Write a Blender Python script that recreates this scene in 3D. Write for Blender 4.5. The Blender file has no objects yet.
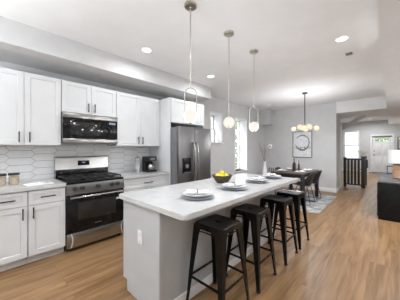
import bpy, bmesh, math, random
from mathutils import Vector, Matrix, Quaternion
PI = math.pi
S = bpy.context.scene
COL = S.collection
random.seed(7)
# ------------------------------------------------------------------ camera, world, light
cam_d = bpy.data.cameras.new('camera'); cam = bpy.data.objects.new('camera', cam_d); COL.objects.link(cam)
cam.location = (0, 0, 1.36); cam.rotation_euler = (PI/2, 0, math.radians(42.97))
cam_d.sensor_width = 36; cam_d.lens = 205/400*36; cam_d.shift_y = -1.7/400; cam_d.clip_start = .02
S.camera = cam
w = bpy.data.worlds.new('world'); S.world = w; w.use_nodes = True
wb = w.node_tree.nodes['Background']; wb.inputs[0].default_value = (.86, .93, 1, 1); wb.inputs[1].default_value = 3.6
S.view_settings.view_transform = 'Standard'; S.view_settings.look = 'None'
S.view_settings.exposure = 0.0; S.view_settings.gamma = 1; S.view_settings.use_curve_mapping = False

def area(name, loc, rot, sx, sy, power, color=(1, 1, 1), shape='RECTANGLE', spread=PI):
    d = bpy.data.lights.new(name, 'AREA'); d.shape = shape; d.size = sx
    if shape == 'RECTANGLE': d.size_y = sy
    d.energy = power; d.color = color; d.spread = spread
    o = bpy.data.objects.new(name, d); COL.objects.link(o); o.location = loc; o.rotation_euler = rot
    return o
# upward fill light of added floor lamps out of view (bowls built further down)
FILL_UPL = [((-.45, -1.3), 36), ((-2.9, -1.6), 46), ((-1.7, -1.0), 42)]
for (ux, uy), pw in FILL_UPL: area('fill_uplight', (ux, uy, 1.80), (PI, 0, 0), .28, .28, pw, (.90, .955, 1), 'DISK')
sun = bpy.data.lights.new('sun', 'SUN'); sun.energy = 5; sun.angle = .1
so = bpy.data.objects.new('sun', sun); COL.objects.link(so); so.rotation_euler = (math.radians(35), math.radians(-30), 0)

# ------------------------------------------------------------------ materials
def mat(name, col, rough=.5, metal=0, **k):
    m = bpy.data.materials.new(name); m.use_nodes = True
    b = m.node_tree.nodes['Principled BSDF']
    b.inputs['Base Color'].default_value = (*col, 1); b.inputs['Roughness'].default_value = rough
    b.inputs['Metallic'].default_value = metal
    for kk, v in k.items():
        b.inputs[kk.replace('_', ' ')].default_value = v
    return m
def nodes(m): return m.node_tree.nodes, m.node_tree.links, m.node_tree.nodes['Principled BSDF']
def vary(m, c1, c2, scale=(4, 4, 4), nscale=3., detail=4, lo=.35, hi=.65, bump=0, rough=None):
    N, L, b = nodes(m)
    tc = N.new('ShaderNodeTexCoord'); mp = N.new('ShaderNodeMapping'); mp.inputs['Scale'].default_value = scale
    nz = N.new('ShaderNodeTexNoise'); nz.inputs['Scale'].default_value = nscale; nz.inputs['Detail'].default_value = detail
    L.new(tc.outputs['Object'], mp.inputs[0]); L.new(mp.outputs[0], nz.inputs['Vector'])
    r = N.new('ShaderNodeValToRGB'); r.color_ramp.elements[0].position = lo; r.color_ramp.elements[1].position = hi
    r.color_ramp.elements[0].color = (*c1, 1); r.color_ramp.elements[1].color = (*c2, 1)
    L.new(nz.outputs[0], r.inputs[0]); L.new(r.outputs[0], b.inputs['Base Color'])
    if bump:
        bp = N.new('ShaderNodeBump'); bp.inputs['Strength'].default_value = bump; bp.inputs['Distance'].default_value = .01
        L.new(nz.outputs[0], bp.inputs['Height']); L.new(bp.outputs[0], b.inputs['Normal'])
    if rough:
        mr = N.new('ShaderNodeMapRange'); mr.inputs[3].default_value = rough[0]; mr.inputs[4].default_value = rough[1]
        L.new(nz.outputs[0], mr.inputs[0]); L.new(mr.outputs[0], b.inputs['Roughness'])
    return m
def emis(name, col, strength, base=(.9, .9, .9)):
    m = mat(name, base, .3); b = m.node_tree.nodes['Principled BSDF']
    b.inputs['Emission Color'].default_value = (*col, 1); b.inputs['Emission Strength'].default_value = strength
    return m
M = {}
M['wall'] = vary(mat('grey_wall_paint', (.5, .5, .5), .85), (.60, .60, .60), (.63, .63, .63), nscale=1.5)
M['ceil'] = vary(mat('white_ceiling_paint', (.8, .8, .8), .9), (.85, .85, .85), (.88, .88, .88), nscale=1)
M['trim'] = vary(mat('white_trim_paint', (.8, .8, .8), .4), (.80, .80, .80), (.84, .84, .84), nscale=2)
M['cab'] = vary(mat('white_cabinet_lacquer', (.8, .8, .8), .38), (.71, .72, .73), (.74, .75, .76), nscale=1.2)
M['isl'] = vary(mat('pale_grey_island_paint', (.7, .7, .7), .45), (.50, .51, .52), (.53, .54, .55), nscale=1.5)
M['quartz'] = vary(mat('white_quartz', (.85, .85, .85), .12), (.55, .55, .55), (.60, .60, .60), nscale=2.2, detail=8, lo=.3, hi=.5, rough=(.08, .18))
M['steel'] = vary(mat('brushed_stainless_steel', (.6, .6, .6), .25, 1), (.36, .35, .34), (.41, .40, .39), scale=(1, .6, 12), nscale=4, rough=(.22, .27))
M['fsteel'] = vary(mat('fridge_stainless_steel', (.5, .5, .5), .34, 1), (.19, .185, .185), (.24, .235, .235), scale=(1, 60, .6), nscale=4, rough=(.32, .42))
M['nickel'] = vary(mat('satin_nickel', (.6, .55, .48), .3, 1), (.50, .46, .40), (.58, .54, .47), nscale=20)
M['brass'] = vary(mat('aged_brass', (.6, .4, .2), .3, 1), (.55, .38, .18), (.66, .47, .24), nscale=20)
M['bglass'] = vary(mat('black_oven_glass', (.01, .01, .01), .05, 0, Specular_IOR_Level=.28), (.006, .006, .007), (.01, .01, .011), nscale=2)
M['gglass'] = vary(mat('smoked_window_glass', (.04, .04, .04), .06), (.018, .017, .017), (.026, .025, .024), nscale=2)
M['black'] = vary(mat('matte_black_metal', (.015, .015, .015), .45), (.010, .010, .011), (.02, .02, .021), nscale=8)
M['iron'] = vary(mat('cast_iron', (.015, .015, .015), .55), (.010, .010, .010), (.024, .024, .025), nscale=40, bump=.1)
M['enamel'] = vary(mat('black_enamel', (.012, .012, .012), .2), (.008, .008, .009), (.016, .016, .017), nscale=5)
M['dgrey'] = vary(mat('dark_grey_panel', (.2, .21, .22), .5), (.17, .18, .19), (.20, .21, .225), nscale=6)
M['shadowgap'] = vary(mat('raw_cabinet_board', (.2, .17, .14), .8), (.20, .17, .14), (.24, .20, .17), nscale=6)
M['stool'] = vary(mat('black_gunmetal_paint', (.02, .02, .02), .3, .0, Specular_IOR_Level=.22), (.004, .004, .004), (.013, .010, .008), scale=(3, 3, 1.5), nscale=5, detail=6, lo=.5, hi=.8, rough=(.2, .4))
M['rubber'] = vary(mat('black_rubber', (.02, .02, .02), .8), (.012, .012, .012), (.02, .02, .02), nscale=10)
M['china'] = vary(mat('white_china', (.85, .85, .85), .15), (.83, .83, .84), (.86, .86, .86), nscale=5)
M['plate'] = vary(mat('shade_greyed_plate', (.4, .42, .45), .25), (.42, .44, .48), (.50, .52, .55), nscale=14)  # white plate with its shadow put into an even grey
M['linen'] = vary(mat('white_linen', (.8, .8, .8), .9), (.76, .76, .77), (.84, .84, .84), nscale=25, bump=.15)
M['lemon'] = vary(mat('lemon_peel', (.9, .7, .02), .4), (.86, .62, .01), (.93, .76, .03), nscale=12, bump=.15)
M['wicker'] = vary(mat('brown_wicker', (.1, .07, .04), .7), (.03, .022, .016), (.12, .085, .06), scale=(1, 1, 3), nscale=40, bump=.6)
M['dwood'] = vary(mat('dark_stained_wood', (.06, .04, .03), .35), (.045, .030, .024), (.10, .068, .052), scale=(14, 1, 14), nscale=3, rough=(.25, .45))
M['lampwood'] = vary(mat('ribbed_orange_wood', (.4, .2, .1), .45), (.46, .27, .17), (.60, .38, .25), scale=(1, 1, 6), nscale=10)
M['shell'] = vary(mat('charcoal_leather', (.03, .03, .03), .45), (.018, .017, .017), (.035, .033, .032), nscale=14, bump=.1)
M['shade'] = vary(mat('white_lamp_shade_fabric', (.82, .82, .80), .9), (.80, .80, .78), (.84, .84, .82), nscale=40)
M['leaf'] = vary(mat('green_leaves', (.1, .25, .05), .6), (.20, .30, .10), (.40, .52, .25), nscale=3)
M['bark'] = vary(mat('brown_bark', (.1, .07, .05), .9), (.08, .06, .045), (.16, .12, .09), nscale=8)
M['twig'] = vary(mat('dry_pale_stem', (.4, .38, .35), .8), (.30, .28, .26), (.45, .42, .4), nscale=12)
M['petal'] = vary(mat('white_petal', (.85, .85, .85), .7), (.84, .84, .83), (.88, .88, .87), nscale=12)
M['concrete'] = vary(mat('grey_ground', (.4, .4, .4), .9), (.34, .34, .33), (.44, .44, .42), nscale=2)
M['food'] = vary(mat('dried_pasta', (.6, .45, .3), .8), (.30, .20, .13), (.80, .68, .52), nscale=60, lo=.4, hi=.6)
M['paper'] = vary(mat('white_paper', (.85, .85, .85), .8), (.80, .80, .79), (.86, .86, .86), nscale=8)
M['greyprint'] = vary(mat('grey_printed_ink', (.3, .3, .3), .8), (.25, .25, .26), (.4, .4, .4), nscale=8)
M['bottle'] = vary(mat('dark_green_bottle_glass', (.02, .015, .012), .08), (.02, .012, .01), (.035, .02, .016), nscale=5)
M['grey_top'] = vary(mat('dark_grey_console_top', (.15, .15, .155), .45), (.08, .08, .085), (.10, .10, .105), nscale=5)
M['globe'] = emis('opal_lit_glass', (1, .90, .76), .85)
M['globe2'] = emis('warm_lit_glass', (1, .85, .62), .9)
def glow(name, col, st, mixf):
    m = bpy.data.materials.new(name); m.use_nodes = True; N = m.node_tree.nodes; L = m.node_tree.links
    N.remove(N['Principled BSDF']); out = N['Material Output']
    t = N.new('ShaderNodeBsdfTransparent'); e = N.new('ShaderNodeEmission'); e.inputs[0].default_value = (*col, 1); e.inputs[1].default_value = st
    nz = N.new('ShaderNodeTexNoise'); nz.inputs['Scale'].default_value = 30
    r = N.new('ShaderNodeMapRange'); r.inputs[3].default_value = mixf-.08; r.inputs[4].default_value = mixf+.08; L.new(nz.outputs[0], r.inputs[0])
    mx = N.new('ShaderNodeMixShader'); L.new(r.outputs[0], mx.inputs[0]); L.new(t.outputs[0], mx.inputs[1]); L.new(e.outputs[0], mx.inputs[2])
    L.new(mx.outputs[0], out.inputs['Surface']); return m
M['globe'] = glow('opal_lit_glass', (1, .95, .86), 1.0, .90); M['globe2'] = glow('warm_lit_glass', (1, .90, .68), 1.0, .82)
def bulb(parent, loc, power, r=.045, col=(.95, .97, 1)):
    d = bpy.data.lights.new('bulb', 'POINT'); d.energy = power; d.shadow_soft_size = r; d.color = col
    o = bpy.data.objects.new('bulb', d); COL.objects.link(o); o.location = Vector(parent)+Vector(loc); return o
M['led'] = emis('lit_led_lens', (1, .98, .94), 7)
M['clock'] = emis('blue_white_display', (.5, .7, 1), .4, (.02, .02, .02))
def glass(name, col=(1, 1, 1), rough=0):
    m = bpy.data.materials.new(name); m.use_nodes = True; N = m.node_tree.nodes; L = m.node_tree.links
    N.remove(N['Principled BSDF']); out = N['Material Output']
    t = N.new('ShaderNodeBsdfTransparent'); t.inputs[0].default_value = (*col, 1)
    g = N.new('ShaderNodeBsdfGlossy'); g.inputs['Roughness'].default_value = .03
    lw = N.new('ShaderNodeLayerWeight'); pw = N.new('ShaderNodeMath'); pw.operation = 'POWER'; pw.inputs[1].default_value = 5
    L.new(lw.outputs['Facing'], pw.inputs[0]); f = N.new('ShaderNodeMapRange'); f.inputs[3].default_value = .03; f.inputs[4].default_value = .5; L.new(pw.outputs[0], f.inputs[0])
    nz = N.new('ShaderNodeTexNoise'); nz.inputs['Scale'].default_value = 2
    bp = N.new('ShaderNodeBump'); bp.inputs['Strength'].default_value = .02; L.new(nz.outputs[0], bp.inputs['Height']); L.new(bp.outputs[0], g.inputs['Normal'])
    mx = N.new('ShaderNodeMixShader'); L.new(f.outputs[0], mx.inputs[0]); L.new(t.outputs[0], mx.inputs[1]); L.new(g.outputs[0], mx.inputs[2])
    L.new(mx.outputs[0], out.inputs['Surface']); return m
M['glass'] = glass('clear_window_glass'); M['jarglass'] = glass('clear_jar_glass', (.93, .95, .95))
def floor_mat():
    m = mat('oak_plank_floor', (.4, .25, .14), .38); N, L, b = nodes(m)
    tc = N.new('ShaderNodeTexCoord'); mp = N.new('ShaderNodeMapping'); mp.inputs['Rotation'].default_value = (0, 0, PI/2)
    L.new(tc.outputs['Object'], mp.inputs[0])
    br = N.new('ShaderNodeTexBrick'); br.offset = .37; br.inputs['Scale'].default_value = 1
    br.inputs['Brick Width'].default_value = 1.6; br.inputs['Row Height'].default_value = .18; br.inputs['Mortar Size'].default_value = .0012
    br.inputs['Color1'].default_value = (0, 0, 0, 1); br.inputs['Color2'].default_value = (1, 1, 1, 1); br.inputs['Mortar'].default_value = (.0, .0, .0, 1); br.inputs['Bias'].default_value = 0
    L.new(mp.outputs[0], br.inputs['Vector'])
    m2 = N.new('ShaderNodeMapping'); m2.inputs['Scale'].default_value = (9, .8, 1); L.new(tc.outputs['Object'], m2.inputs[0])
    ad = N.new('ShaderNodeVectorMath'); ad.operation = 'ADD'
    sc = N.new('ShaderNodeVectorMath'); sc.operation = 'SCALE'; sc.inputs['Scale'].default_value = 7
    L.new(br.outputs['Color'], sc.inputs[0]); L.new(m2.outputs[0], ad.inputs[0]); L.new(sc.outputs[0], ad.inputs[1])
    nz = N.new('ShaderNodeTexNoise'); nz.inputs['Scale'].default_value = 2; nz.inputs['Detail'].default_value = 8; nz.inputs['Distortion'].default_value = .6
    L.new(ad.outputs[0], nz.inputs['Vector'])
    r = N.new('ShaderNodeValToRGB'); e = r.color_ramp.elements
    e[0].position = .28; e[0].color = (.18, .095, .04, 1); e[1].position = .72; e[1].color = (.38, .235, .118, 1)
    e.new(.5).color = (.285, .163, .075, 1)
    L.new(nz.outputs[0], r.inputs[0])
    hs = N.new('ShaderNodeMix'); hs.data_type = 'RGBA'; hs.blend_type = 'MULTIPLY'; hs.inputs[0].default_value = 1
    r2 = N.new('ShaderNodeValToRGB'); r2.color_ramp.elements[0].color = (.86, .84, .82, 1); r2.color_ramp.elements[1].color = (1.06, 1.04, 1.02, 1)
    L.new(br.outputs['Color'], r2.inputs[0]); L.new(r.outputs[0], hs.inputs[6]); L.new(r2.outputs[0], hs.inputs[7])
    mm = N.new('ShaderNodeMix'); mm.data_type = 'RGBA'; L.new(br.outputs['Fac'], mm.inputs[0]); L.new(hs.outputs[2], mm.inputs[6]); mm.inputs[7].default_value = (.16, .09, .05, 1)
    L.new(mm.outputs[2], b.inputs['Base Color'])
    bp = N.new('ShaderNodeBump'); bp.inputs['Strength'].default_value = .06; bp.inputs['Distance'].default_value = .005
    L.new(nz.outputs[0], bp.inputs['Height']); L.new(bp.outputs[0], b.inputs['Normal'])
    return m
M['floor'] = floor_mat()
def brick_mat():
    m = mat('red_brick', (.4, .2, .15), .9); N, L, b = nodes(m)
    tc = N.new('ShaderNodeTexCoord'); mp = N.new('ShaderNodeMapping'); mp.inputs['Rotation'].default_value = (PI/2, 0, PI/2); L.new(tc.outputs['Object'], mp.inputs[0])
    br = N.new('ShaderNodeTexBrick'); br.inputs['Scale'].default_value = 1; br.inputs['Brick Width'].default_value = .22; br.inputs['Row Height'].default_value = .075; br.inputs['Mortar Size'].default_value = .008
    br.inputs['Color1'].default_value = (.48, .26, .21, 1); br.inputs['Color2'].default_value = (.58, .36, .3, 1); br.inputs['Mortar'].default_value = (.6, .57, .53, 1)
    L.new(mp.outputs[0], br.inputs['Vector']); L.new(br.outputs['Color'], b.inputs['Base Color']); return m
M['brick'] = brick_mat()
def rug_mat():
    m = mat('grey_woven_rug', (.4, .4, .42), .95); N, L, b = nodes(m)
    tc = N.new('ShaderNodeTexCoord'); nz = N.new('ShaderNodeTexNoise'); nz.inputs['Scale'].default_value = 5; nz.inputs['Detail'].default_value = 9
    L.new(tc.outputs['Object'], nz.inputs['Vector'])
    r = N.new('ShaderNodeValToRGB'); e = r.color_ramp.elements; e[0].position = .38; e[0].color = (.25, .255, .27, 1); e[1].position = .6; e[1].color = (.52, .52, .52, 1)
    L.new(nz.outputs[0], r.inputs[0]); L.new(r.outputs[0], b.inputs['Base Color'])
    bp = N.new('ShaderNodeBump'); bp.inputs['Strength'].default_value = .4; L.new(nz.outputs[0], bp.inputs['Height']); L.new(bp.outputs[0], b.inputs['Normal'])
    return m
M['rug'] = rug_mat()

# ------------------------------------------------------------------ mesh helpers
class MB:
    def __init__(s): s.bm = bmesh.new()
    def box(s, x0, x1, y0, y1, z0, z1, bev=0, seg=2):
        g = bmesh.ops.create_cube(s.bm, size=1)['verts']
        sx, sy, sz = x1-x0, y1-y0, z1-z0
        for v in g: v.co = Vector(((x0+x1)/2+v.co.x*sx, (y0+y1)/2+v.co.y*sy, (z0+z1)/2+v.co.z*sz))
        if bev:
            ed = list({e for v in g for e in v.link_edges})
            bmesh.ops.bevel(s.bm, geom=ed, offset=bev, segments=seg, affect='EDGES', profile=.5)
        return s
    def tube(s, pts, r, n=10, closed=False, cap=True):
        pts = [Vector(p) for p in pts]; m = len(pts); rs = r if isinstance(r, (list, tuple)) else [r]*m
        rings = []; up = None
        for i, p in enumerate(pts):
            a = pts[i-1] if (i or closed) else p; b = pts[(i+1) % m] if (i < m-1 or closed) else p
            d = (b-a).normalized()
            if up is None:
                up = Vector((0, 0, 1)) if abs(d.z) < .9 else Vector((1, 0, 0))
            u = d.cross(up).normalized(); v = u.cross(d).normalized(); up = v
            rings.append([s.bm.verts.new(p+(u*math.cos(2*PI*k/n)+v*math.sin(2*PI*k/n))*rs[i]) for k in range(n)])
        for i in range(m if closed else m-1):
            A, B = rings[i], rings[(i+1) % m]
            for k in range(n): s.bm.faces.new((A[k], A[(k+1) % n], B[(k+1) % n], B[k]))
        if cap and not closed:
            s.bm.faces.new(rings[0][::-1]); s.bm.faces.new(rings[-1])
        return s
    def lathe(s, prof, c=(0, 0, 0), n=32, axis='z', f=None):
        rings = []
        for (r, z) in prof:
            if r < 1e-6: rings.append([s._v(0, 0, z, c, axis)])
            else: rings.append([s._v(r*math.cos(2*PI*k/n)*(f(k, n, z) if f else 1), r*math.sin(2*PI*k/n)*(f(k, n, z) if f else 1), z, c, axis) for k in range(n)])
        for A, B in zip(rings, rings[1:]):
            for k in range(n):
                a, a2, b, b2 = A[k % len(A)], A[(k+1) % len(A)], B[k % len(B)], B[(k+1) % len(B)]
                q = []
                for v in (a, a2, b2, b):
                    if v not in q: q.append(v)
                if len(q) > 2: s.bm.faces.new(q)
        if len(rings[0]) > 1: s.bm.faces.new(rings[0][::-1])
        if len(rings[-1]) > 1: s.bm.faces.new(rings[-1])
        return s
    def _v(s, x, y, z, c, axis):
        p = {'z': (x, y, z), 'x': (z, x, y), 'y': (y, z, x)}[axis]
        return s.bm.verts.new(Vector(c)+Vector(p))
    def sphere(s, c, r, seg=20, rings=12, sc=(1, 1, 1)):
        g = bmesh.ops.create_uvsphere(s.bm, u_segments=seg, v_segments=rings, radius=r)['verts']
        for v in g: v.co = Vector(c)+Vector((v.co.x*sc[0], v.co.y*sc[1], v.co.z*sc[2]))
        return s
    def prism(s, poly, d, axis='z', base=0):
        # poly of 2D points extruded from base to base+d along axis
        def P(a, b, t): return {'z': (a, b, t), 'y': (a, t, b), 'x': (t, a, b)}[axis]
        A = [s.bm.verts.new(P(a, b, base)) for a, b in poly]; B = [s.bm.verts.new(P(a, b, base+d)) for a, b in poly]
        n = len(poly)
        for k in range(n): s.bm.faces.new((A[k], A[(k+1) % n], B[(k+1) % n], B[k]))
        s.bm.faces.new(A[::-1]); s.bm.faces.new(B); return s
    def quadslab(s, q, t):
        # four points + thickness vector
        A = [s.bm.verts.new(Vector(p)) for p in q]; B = [s.bm.verts.new(Vector(p)+Vector(t)) for p in q]
        for k in range(4): s.bm.faces.new((A[k], A[(k+1) % 4], B[(k+1) % 4], B[k]))
        s.bm.faces.new(A[::-1]); s.bm.faces.new(B); return s
    def move(s, off=(0, 0, 0), rot=None):
        for v in s.bm.verts:
            if rot: v.co = rot @ v.co
            v.co += Vector(off)
        return s
    def build(s, name, m, parent=None, smooth=True, label=None):
        bmesh.ops.recalc_face_normals(s.bm, faces=s.bm.faces)
        me = bpy.data.meshes.new(name); s.bm.to_mesh(me); s.bm.free()
        if smooth:
            for p in me.polygons: p.use_smooth = True
            me.set_sharp_from_angle(angle=math.radians(38))
        me.materials.append(M[m] if isinstance(m, str) else m)
        o = bpy.data.objects.new(name, me); COL.objects.link(o)
        if parent: o.parent = parent
        if label: o['label'] = label
        return o
def tag(o, label, cat, group=None, kind=None):
    o['label'] = label; o['category'] = cat
    if group: o['group'] = group
    if kind: o['kind'] = kind
    return o
def thing(name, loc, label, cat, group=None, rz=0):
    o = bpy.data.objects.new(name, None); COL.objects.link(o); o.empty_display_size = .1
    o.location = loc; o.rotation_euler = (0, 0, rz); return tag(o, label, cat, group)
def struct(mb, name, m, **k):
    o = mb.build(name, m, **k); o['kind'] = 'structure'; return o
def kids(o): return list(o.children)
def dup(root, loc, label, rz=None):
    r = root.copy(); COL.objects.link(r); r.location = loc; r['label'] = label
    if rz is not None: r.rotation_euler = (0, 0, rz)
    for ch in kids(root):
        c = ch.copy(); COL.objects.link(c); c.parent = r
        for g in kids(ch):
            d = g.copy(); COL.objects.link(d); d.parent = c
    return r
def rrect(x0, x1, y0, y1, r, n=5):
    out = []
    for cx, cy, a0 in ((x1-r, y0+r, -PI/2), (x1-r, y1-r, 0), (x0+r, y1-r, PI/2), (x0+r, y0+r, PI)):
        for k in range(n+1):
            a = a0+PI/2*k/n; out.append((cx+r*math.cos(a), cy+r*math.sin(a)))
    return out

# ------------------------------------------------------------------ room shell
KX = -3.72
WX, CZ, BY, FY, RX, RY = -3.55, 2.77, 7.40, 15.2, .80, -3.0
struct(MB().box(-3.92, RX+.15, RY-.15, FY+.15, -.1, 0), 'floor', 'floor', smooth=False)
HZ = 2.92
struct(MB().box(-3.92, RX+.15, RY-.15, 8.9, CZ, HZ+.1).box(-3.92, RX+.15, 8.9, FY+.15, HZ, HZ+.1), 'ceiling', 'ceil', smooth=False)
def wall(axis, c0, c1, a0, a1, z0, z1, holes):
    mb = MB()
    def b(p0, p1, q0, q1):
        if p1-p0 < 1e-4 or q1-q0 < 1e-4: return
        if axis == 'x': mb.box(c0, c1, p0, p1, q0, q1)
        else: mb.box(p0, p1, c0, c1, q0, q1)
    cur = a0
    for (h0, h1, hz0, hz1) in sorted(holes):
        b(cur, h0, z0, z1); b(h0, h1, z0, hz0); b(h0, h1, hz1, z1); cur = h1
    b(cur, a1, z0, z1); return mb
W1 = (4.20, 4.74, 1.52, 2.35); W2 = (5.40, 6.13, .64, 2.33)
struct(wall('x', WX-.36, WX, 3.385, BY+.15, 0, CZ, [W1, W2]).box(KX-.2, KX, RY, 3.385, 0, CZ), 'wall_left', 'wall', smooth=False)
struct(wall('y', BY, BY+.15, WX, -1.22, 0, CZ, []).box(-1.40, -1.22, BY+.15, 8.02, 0, CZ), 'wall_back', 'wall', smooth=False)
struct(wall('x', RX, RX+.15, RY, FY, 0, CZ, []).box(RX, RX+.15, 8.9, FY, CZ, HZ), 'wall_right', 'wall', smooth=False)
struct(wall('y', RY-.15, RY, KX-.2, RX+.15, 0, CZ, [(-2.2, -1.2, 1.0, 2.2)]), 'wall_rear', 'wall', smooth=False)
FD = (-.77, .04, .0, 2.06); FW = (-2.06, -1.42, .78, 2.34)
struct(wall('y', FY, FY+.15, -2.35, RX+.15, 0, HZ, [FW, FD]), 'wall_far', 'wall', smooth=False)
struct(MB().box(-2.35, -2.2, BY+.15, FY, 0, CZ).box(-2.35, -2.2, 8.9, FY, CZ, HZ), 'wall_hall', 'wall', smooth=False)
# dropped bulkheads
struct(MB().box(KX, -3.04, RY, 3.384, 2.50, CZ-.001).box(WX, -3.04, 3.384, 3.64, 2.50, CZ-.001), 'trim_1', 'wall', smooth=False)         # above kitchen units
struct(MB().box(-.08, RX, RY, 8.9, 2.43, CZ-.001).box(-.08, RX, 8.9, 12.4, 2.43, HZ-.001), 'trim_2', 'ceil', smooth=False)          # right side
struct(MB().box(-2.19, -.08, BY+.151, 8.899, 2.43, CZ-.001).box(-1.22, -.08, BY, BY+.151, 2.43, CZ-.001), 'trim_3', 'ceil', smooth=False)   # beam over hall opening
struct(MB().prism([(-1.75, 1.65), (-1.234, 1.98), (-.95, 2.20), (-.754, 2.313), (-.58, 2.429), (-.80, 2.429), (-1.234, 2.13), (-1.75, 1.8)], .12, 'y', 8.62), 'trim_4', 'wall', smooth=False)  # sloping stair soffit
struct(MB().box(WX, WX+.36, BY-.34, BY, 2.22, CZ-.001), 'trim_5', 'wall', smooth=False)      # duct chase in the corner
struct(MB().box(-1.42, -1.205, 8.02, 8.30, 0, 2.10), 'trim_6', 'trim', smooth=False)         # white casing
# baseboards
def board(mb, x0, x1, y0, y1): return mb.box(x0, x1, y0, y1, 0, .13).box(x0, x1, y0, y1, .13, .145)
struct(MB().box(WX, WX+.015, 3.62, BY, 0, .13, .003), 'baseboard_left', 'trim')
struct(MB().box(WX, -1.205, BY-.015, BY, 0, .13, .003).box(-1.22, -1.205, BY, 8.02, 0, .13, .003), 'baseboard_back', 'trim')
struct(MB().box(-2.2, -.83, FY-.015, FY, 0, .13, .003).box(.1, RX, FY-.015, FY, 0, .13, .003), 'baseboard_far', 'trim')
struct(MB().box(RX-.015, RX, RY, FY, 0, .13, .003), 'baseboard_right', 'trim')
# windows
def window(n, y0, y1, z0, z1, mid):
    r = bpy.data.objects.new('window_%d' % n, None); COL.objects.link(r); r['kind'] = 'structure'
    x = WX
    mb = MB()
    cw = .045
    mb.box(x-.34, x+.012, y0-.005, y0+.03, z0, z1).box(x-.34, x+.012, y1-.03, y1+.005, z0, z1)
    mb.box(x-.34, x+.012, y0+.03, y1-.03, z1-.03, z1+.005)
    mb.build('window_frame', 'trim', r)
    MB().box(x-.34, x+.045, y0-.03, y1+.03, z0-.025, z0, .004).build('window_sill', 'trim', r)
    s = MB(); a = .04
    for (q0, q1, xo) in ((z0, mid+.02, -.27), (mid-.02, z1-.03, -.30)):
        s.box(x+xo-.02, x+xo+.01, y0+.03, y0+.03+a, q0, q1).box(x+xo-.02, x+xo+.01, y1-.03-a, y1-.03, q0, q1)
        s.box(x+xo-.02, x+xo+.01, y0+.03+a, y1-.03-a, q0, q0+a).box(x+xo-.02, x+xo+.01, y0+.03+a, y1-.03-a, q1-a, q1)
    s.build('sash', 'trim', r)
    MB().box(x-.277, x-.273, y0+.06, y1-.06, z0+.03, mid).box(x-.307, x-.303, y0+.06, y1-.06, mid, z1-.06).build('pane', 'glass', r)
window(1, *W1, 1.93); window(2, *W2, 1.45)
# far window with closed blind, front door with glazed top
r = bpy.data.objects.new('window_3', None); COL.objects.link(r); r['kind'] = 'structure'
x0, x1, z0, z1 = FW
f = MB()
for q in ((x0-.07, x0, z0-.07, z1+.07), (x1, x1+.07, z0-.07, z1+.07), (x0, x1, z1, z1+.07), (x0, x1, z0-.07, z0)): f.box(q[0], q[1], FY-.02, FY+.05, q[2], q[3])
f.box(x0, x1, FY+.02, FY+.05, 1.52, 1.57); f.build('window_frame', 'trim', r)
MB().box(x0, x1, FY+.06, FY+.065, z0, z1).build('pane', 'glass', r)
b = MB()
for i in range(int((z1-z0)/.05)): b.quadslab([(x0+.01, FY+.012, z0+i*.05+.01), (x1-.01, FY+.012, z0+i*.05+.01), (x1-.01, FY+.03, z0+i*.05+.045), (x0+.01, FY+.03, z0+i*.05+.045)], (0, .002, 0))
bl = M['blind'] = mat('white_blind_slats', (.85, .85, .85), .6); vary(bl, (.84, .84, .84), (.87, .87, .87)); bl.node_tree.nodes['Principled BSDF'].inputs['Transmission Weight'].default_value = 0
b.build('blind', 'blind', r)
r = bpy.data.objects.new('door_1', None); COL.objects.link(r); r['kind'] = 'structure'
x0, x1, z0, z1 = FD
MB().box(x0-.09, x0, FY-.02, FY+.1, 0, z1+.09).box(x1, x1+.09, FY-.02, FY+.1, 0, z1+.09).box(x0, x1, FY-.02, FY+.1, z1, z1+.09).build('door_frame', 'trim', r)
d = MB(); xa, xb = x0+.01, x1-.01
d.box(xa, xb, FY+.02, FY+.06, 0.01, 1.75); d.box(xa, xb, FY+.02, FY+.06, 1.91, 2.05)
for q in (xa, xb-.12): d.box(q, q+.12, FY+.02, FY+.06, 1.75, 1.91)
d.build('door_leaf', 'trim', r)
p = MB()
for (a, c) in ((.12, .36), (.45, .69)):
    for (q0, q1) in ((.2, .85), (1.0, 1.6)):
        p.box(xa+a, xa+c, FY+.008, FY+.02, q0, q1, .006)
p.build('door_panel', 'trim', r)
MB().box(xa+.1, xb-.1, FY+.035, FY+.04, 1.74, 1.92).build('pane', 'glass', r)
MB().box(x0-.03, x1+.0, FY-.035, FY+.015, 1.985, 2.045, .004).build('dark_head_bar', 'dgrey', r)  # dark grey bar across the door head
MB().box(xa-.02, xb+.1, FY-.02, FY+.1, 0, .02).build('threshold', 'black', r)
MB().lathe([(0, -.07), (.02, -.068), (.032, -.05), (.025, -.035), (.012, -.03), (.012, 0), (.028, .0), (.028, .008)], (xa+.065, FY+.008, 1.0), 16, 'y').lathe([(0, -.02), (.025, -.02), (.028, .008)], (xa+.065, FY+.008, 1.2), 16, 'y').build('door_handle', 'black', r)
# rear window, added unseen behind the camera to let in more light
r = bpy.data.objects.new('window_4', None); COL.objects.link(r); r['kind'] = 'structure'
f = MB()
for xx in (-2.2, -1.26): f.box(xx, xx+.06, RY-.12, RY, 1.0, 2.2)
f.box(-2.14, -1.26, RY-.12, RY, 1.0, 1.06).box(-2.14, -1.26, RY-.12, RY, 2.14, 2.2).box(-2.14, -1.26, RY-.12, RY, 1.58, 1.62); f.build('window_frame', 'trim', r)
MB().box(-2.14, -1.26, RY-.07, RY-.065, 1.06, 2.14).build('pane', 'glass', r)

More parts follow.
